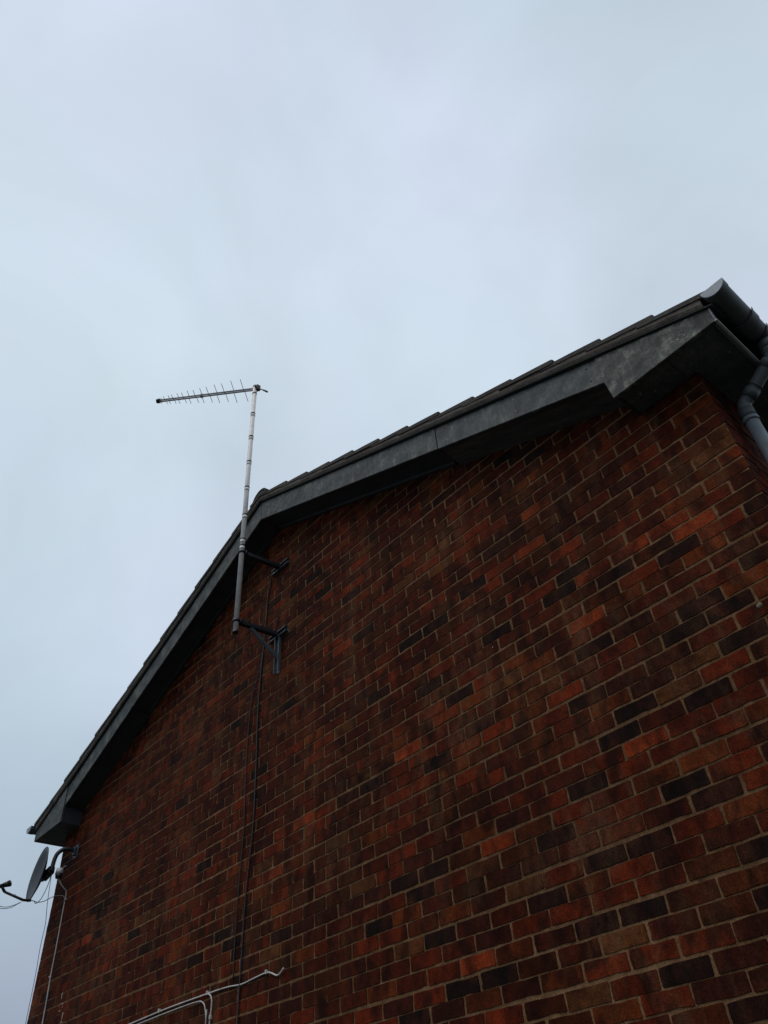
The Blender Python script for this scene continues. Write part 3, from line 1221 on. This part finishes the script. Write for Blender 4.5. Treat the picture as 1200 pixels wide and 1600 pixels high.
ups = [(252, .026), (258.5, .062), (264.5, .045), (271.5, .072), (279, .058), (287.5, .082), (295.5, .074), (306, .096), (315.5, .088),
       (327, .115), (339, .110), (351.5, .135), (365.5, .135), (381.5, .158)]
for i, (px, hl) in enumerate(ups):
    c = E0 + (S0 - E0) * boom_frac(px)
    sgn = 1 if i % 2 else -1
    up = Vector((0, 0, .014 * sgn))
    bm = bmesh.new()
    bm_tube(bm, [c + up, c + up + bp_ * hl], .0030, 8)
    bm_tube(bm, [c - up, c - up - bp_ * hl], .0030, 8)
    ap(obj('element', bm, M_ROD))
bm = bmesh.new()
cc_ = Vector((MX, MY, 5.335))
U = [cc_ + Vector((.032 * math.cos(R(a)), .032 * math.sin(R(a)), 0)) for a in range(-40, 140, 15)]
bm_tube(bm, U, .010, 8)
bm_box(bm, MX + .018, MX + .046, MY - .004, MY + .040, 5.300, 5.372, .004)
ap(obj('head_clamp', bm, M_BLACK))
tub('cable_tail', smooth_path([(MX + .028, MY + .02, 5.325), (MX + .07, MY + .05, 5.29), (MX + .115, MY + .08, 5.235)], 4), [.006] * 5 + [.010] * 3 + [.009], M_BLACK, 8)


# ------------------------------------------------------------------ cables on the wall
def single(name, label, cat, pts, r, mat, sub=5, group=None, n=7):
    bm = bmesh.new()
    bm_tube(bm, smooth_path(pts, sub), r, n)
    o = obj(name, bm, mat)
    o['label'] = label
    o['category'] = cat
    if group:
        o['group'] = group
    return o


yc = -.010
single('aerial_cable', 'thicker black cable running straight down the brick gable below the aerial', 'cable',
       [(-2.808, -.03, 3.155), (-2.860, yc, 3.10), (-2.885, yc, 3.00), (-2.905, yc, 2.90), (-2.902, yc, 2.78), (-2.920, yc, 2.63), (-2.925, yc, 2.45), (-2.945, yc, 2.25), (-2.96, yc, 1.87),
        (-2.945, yc, 1.45), (-2.945, yc, 1.035), (-2.99, yc, .594), (-3.000, yc, .22), (-3.006, yc, -.119), (-3.006, yc, -1.2), (-3.006, yc, -2.4)], .0052, M_CABLE)
single('aerial_cable', 'thinner black cable bowing left of the thick one below the lower bracket', 'cable',
       [(-2.935, yc, 2.40), (-2.969, yc, 2.262), (-3.035, yc, 2.122), (-3.075, yc, 1.919), (-3.085, yc, 1.503), (-3.065, yc, 1.072), (-3.085, yc, .62), (-3.090, yc, .30), (-3.085, yc, .13)], .0040, M_CABLE)
loop = [(-2.93 + .05 * math.cos(a) - .03, yc, 2.80 + .095 * math.sin(a)) for a in [R(80 + 36 * k) for k in range(9)]]
single('cable_loop', 'small coil of spare black cable beside the cable between the two brackets', 'cable', loop, .0032, M_CABLE, 4)
single('cable_offcut', 'short curved black cable above the lower bracket', 'cable',
       [(-2.63, -.008, 2.72), (-2.69, yc, 2.70), (-2.735, yc, 2.63), (-2.765, yc, 2.545), (-2.775, -.012, 2.50)], .0030, M_CABLE, 4)

yw = -.009
wc = thing('white_cable_run', 'white cable clipped level across the lower wall with a wavy free end', 'cable', (-3.4, 0, .1))


def wcp(o):
    return at_origin(o, wc)


wcp(tube('cable', smooth_path([(-2.525, -.018, .080), (-2.560, -.014, .062), (-2.605, yw, .058), (-2.66, yw, .080), (-2.72, yw, .093), (-2.85, yw, .088), (-2.985, yw, .082), (-3.12, yw, .094), (-3.25, yw, .100),
                                (-3.387, yw, .102), (-3.9, yw, .108), (-4.445, yw, .101), (-5.2, yw, .095), (-6.5, yw, .09)], 5), .0048, M_WHITE, None, 8))
wcp(tube('cable', smooth_path([(-3.375, -.012, .100), (-3.345, yw, .085), (-3.325, yw, .05), (-3.325, yw, -.01), (-3.335, yw, -.10), (-3.345, yw, -.3), (-3.345, yw, -2.4)], 5), .0050, M_WHITE, None, 8))
wcp(tube('cable', smooth_path([(-6.5, -.012, .070), (-5.2, -.012, .072), (-4.445, -.012, .078), (-3.9, -.012, .082), (-3.52, -.012, .078), (-3.43, -.012, .060), (-3.395, -.012, .02), (-3.375, -.012, -.05),
                                (-3.375, -.012, -.2), (-3.375, -.012, -2.4)], 5), .0042, M_GREY, None, 8))
for (x, z) in ((-2.715, .102), (-3.385, .112), (-4.02, .118), (-3.326, -.03), (-3.374, -.10), (-4.9, .108)):
    bm = bmesh.new()
    bm_box(bm, x - .006, x + .006, -.018, .004, z - .018, z + .006, .002)
    wcp(obj('cable_clip', bm, M_WHITE))
lr2 = random.Random(9)
# dish cable
dc = thing('dish_cable', 'pale grey cable from the dish down the left edge of the wall', 'cable', (-6.17, 0, 1.4))
at_origin(tube('cable', smooth_path([(-6.185, -.115, 1.545), (-6.175, -.08, 1.49), (-6.180, -.03, 1.45), (-6.186, yw, 1.427), (-6.178, yw, 1.25), (-6.17, yw, 1.118), (-6.16, yw, .9), (-6.155, yw, .701), (-6.13, yw, .36), (-6.12, yw, -.6), (-6.12, yw, -2.4)], 5), .0060, M_GREY, None, 8), dc)
for z in (1.36, .72, .2):
    bm = bmesh.new()
    bm_box(bm, -6.172 - .008, -6.172 + .008 + .01, -.018, .004, z - .006, z + .006, .002)
    at_origin(obj('cable_clip', bm, M_GREY), dc)

# ------------------------------------------------------------------ satellite dish
DC = Vector((-6.40, -.250, 1.620))
dish = thing('satellite_dish', 'dark grey satellite dish on a curved arm at the left end of the wall', 'satellite dish', (-6.17, 0, 1.80))


def dp_(o):
    return at_origin(o, dish)


az, el = R(265), R(5)
dn = Vector((math.cos(az) * math.cos(el), math.sin(az) * math.cos(el), math.sin(el)))
ds = Vector((0, 0, 1)).cross(dn).normalized()
dv = dn.cross(ds)


def dpt(a, b, c):
    return DC + ds * a + dv * b + dn * c


def dish_bm():
    bm = bmesh.new()
    A, B, D = .215, .245, .050
    nr, na = 8, 48
    front, back = [], []
    for lst, off in ((front, 0), (back, -.007)):
        ctr = bm.verts.new(dpt(0, 0, -D + off))
        rings = []
        for i in range(1, nr + 1):
            q = i / nr
            rings.append([bm.verts.new(dpt(A * q * math.cos(2 * math.pi * k / na), B * q * math.sin(2 * math.pi * k / na), -D * (1 - q * q) + off)) for k in range(na)])
        lst += [ctr, rings]
    for lst, mi in ((front, 0), (back, 1)):
        ctr, rings = lst
        for k in range(na):
            f = bm.faces.new([ctr, rings[0][k], rings[0][(k + 1) % na]])
            f.smooth = True; f.material_index = mi
        for a, b in zip(rings, rings[1:]):
            for k in range(na):
                f = bm.faces.new([a[k], b[k], b[(k + 1) % na], a[(k + 1) % na]])
                f.smooth = True; f.material_index = mi
    for k in range(na):
        a, b = front[1][-1], back[1][-1]
        f = bm.faces.new([a[k], b[k], b[(k + 1) % na], a[(k + 1) % na]])
        f.material_index = 1
    return bm


dp_(obj('reflector', dish_bm(), [M_DISH, M_DISHBACK]))
rim = [dpt(.217 * math.cos(2 * math.pi * k / 40), .247 * math.sin(2 * math.pi * k / 40), -.004) for k in range(41)]
bm = bmesh.new()
bm_tube(bm, rim, .0055, 6, False)
dp_(obj('rim', bm, M_DISHBACK))
# feed arm and LNB
foot = dpt(0, -.240, -.02)
tip = dpt(0, -.215, .235)
dp_(tube('feed_arm', [foot, dpt(0, -.250, .05), tip], [.013, .012, .011], M_BLACK, None, 10))
bm = bmesh.new()
bm_tube(bm, [dpt(0, -.235, .135), dpt(0, -.216, .137)], .005, 6)
dp_(obj('arm_stud', bm, M_BLACK))
lnb = bpy.data.objects.new('lnb', None)
COL.objects.link(lnb)
dp_(lnb)
h0 = dpt(0, -.160, .262)
aim = (dpt(0, 0, -.03) - h0).normalized()
for nm, a, b, rr_, mt in (('feed_horn', h0 - aim * .005, h0 + aim * .055, [.020, .030], M_BLACK), ('lens_cover', h0 + aim * .0555, h0 + aim * .064, [.030, .026], M_LENS),
                          ('lnb_neck', h0 - aim * .06, h0 - aim * .004, [.018, .018], M_BLACK)):
    o = tube(nm, [a, b], rr_, mt, None, 16)
    o.parent = lnb
bm = bmesh.new()
bc = h0 - aim * .075
bmesh.ops.create_cube(bm, size=1, matrix=Matrix.Translation(bc - dv * .04) @ Matrix((ds, dn, dv)).transposed().to_4x4() @ Matrix.Diagonal((.06, .075, .14, 1)))
bevel_all(bm, .008, 2)
o = obj('lnb_body', bm, M_BLACK)
o.parent = lnb
bar_ = tube('lnb_holder', [tip, h0 - aim * .02], .013, M_BLACK, None, 10)
bar_.parent = lnb
# back mount, arm, wall plate
bk = dpt(0, -.02, -.058)
J = [(-6.165, -.01, 1.800), (-6.17, -.07, 1.815), (-6.185, -.125, 1.805), (-6.20, -.165, 1.765), (-6.205, -.180, 1.71), (-6.205, -.185, 1.65), (-6.205, -.185, 1.60)]
dp_(tube('wall_arm', smooth_path(J, 5), .020, M_BLACK, None, 14))
dp_(tube('tilt_bracket', [bk + dn * .004, bk - dn * .02], [.045, .038], M_BLACK, None, 12))
bm = bmesh.new()
box_between(bm, bk - dn * .015, Vector((-6.205, -.185, 1.615)), .06, .070)
bevel_all(bm, .008)
dp_(obj('clamp_block', bm, M_BLACK))
for a in (0.3, .75):
    q = (bk - dn * .015).lerp(Vector((-6.205, -.185, 1.615)), a)
    dp_(tube('mount_bolt', [q + Vector((0, 0, .045)), q - Vector((0, 0, .045))], .011, M_BLACK, None, 8))
bm = bmesh.new()
bm_box(bm, -6.215, -6.115, -.006, -.001, 1.735, 1.865, .002)
bm_box(bm, -6.185, -6.145, -.030, -.006, 1.76, 1.84, .004)
dp_(obj('wall_plate', bm, M_PLATE))
for (x, z) in ((-6.205, 1.75), (-6.125, 1.75), (-6.205, 1.85), (-6.125, 1.85)):
    dp_(tube('plate_bolt', [(x, -.005, z), (x, -.012, z)], .007, M_BLACK, None, 6))
# short loops of lead from the LNB and from the dish foot
w1 = [dpt(0, -.27, .285), dpt(.01, -.325, .275), dpt(.01, -.36, .22), dpt(0, -.335, .14), dpt(0, -.295, .09), dpt(0, -.27, .06)]
w2 = [dpt(.02, -.27, .275), dpt(.02, -.335, .262), dpt(.02, -.345, .19), dpt(0, -.305, .11), dpt(0, -.275, .07)]
dp_(tube('lead', smooth_path(w1, 5), .0030, M_WIRE, None, 6))
dp_(tube('lead', smooth_path(w2, 5), .0030, M_WIRE, None, 6))
SX = dict(mat=M_WIRE, parent=None, n=6)
dp_(tube('lead', smooth_path([foot + dn * .015, foot - dn * .03, Vector((-6.36, -.20, 1.36)), Vector((-6.30, -.16, 1.36)), Vector((-6.25, -.10, 1.395)), Vector((-6.20, -.03, 1.40)), Vector((-6.186, yw, 1.36))], 6), .0036, **SX))
dp_(tube('lead', smooth_path([foot + dn * .015, foot - dn * .03, Vector((-6.37, -.21, 1.35)), Vector((-6.31, -.19, 1.38)), Vector((-6.28, -.17, 1.47)), Vector((-6.27, -.16, 1.55)), Vector((-6.22, -.17, 1.585))], 6), .0032, **SX))
# isolator hanging from the arm: pale cup over a dark base
io = (-6.185, -.115, 1.60)
iso = bpy.data.objects.new('cable_isolator', None)
COL.objects.link(iso)
dp_(iso)
for nm, a, b, rr_, mt in (('isolator_cap', (io[0], io[1], io[2] + .028), (io[0], io[1], io[2] - .02), [.031, .037], M_LENS), ('isolator_base', (io[0], io[1], io[2] - .0205), (io[0], io[1], io[2] - .06), [.036, .027], M_BLACK)):
    o = tube(nm, [a, b], rr_, mt, None, 16)
    o.parent = iso
dp_(tube('cable_tie', [(io[0], io[1], io[2] + .02), (io[0] + .085, io[1] + .02, io[2] + .035)], .0030, M_LENS, None, 6))

single('hanging_wire', 'thin loose wire hanging just outside the left wall edge below the dish', 'wire',
       [(-6.225, -.17, 1.58), (-6.26, -.15, 1.45), (-6.30, -.12, 1.30), (-6.42, -.06, 1.20), (-6.47, -.045, 1.05), (-6.50, -.030, .93), (-6.515, -.02, .86), (-6.520, -.015, .70), (-6.52, -.012, 0.2)], .0028, M_WIRE, 6)
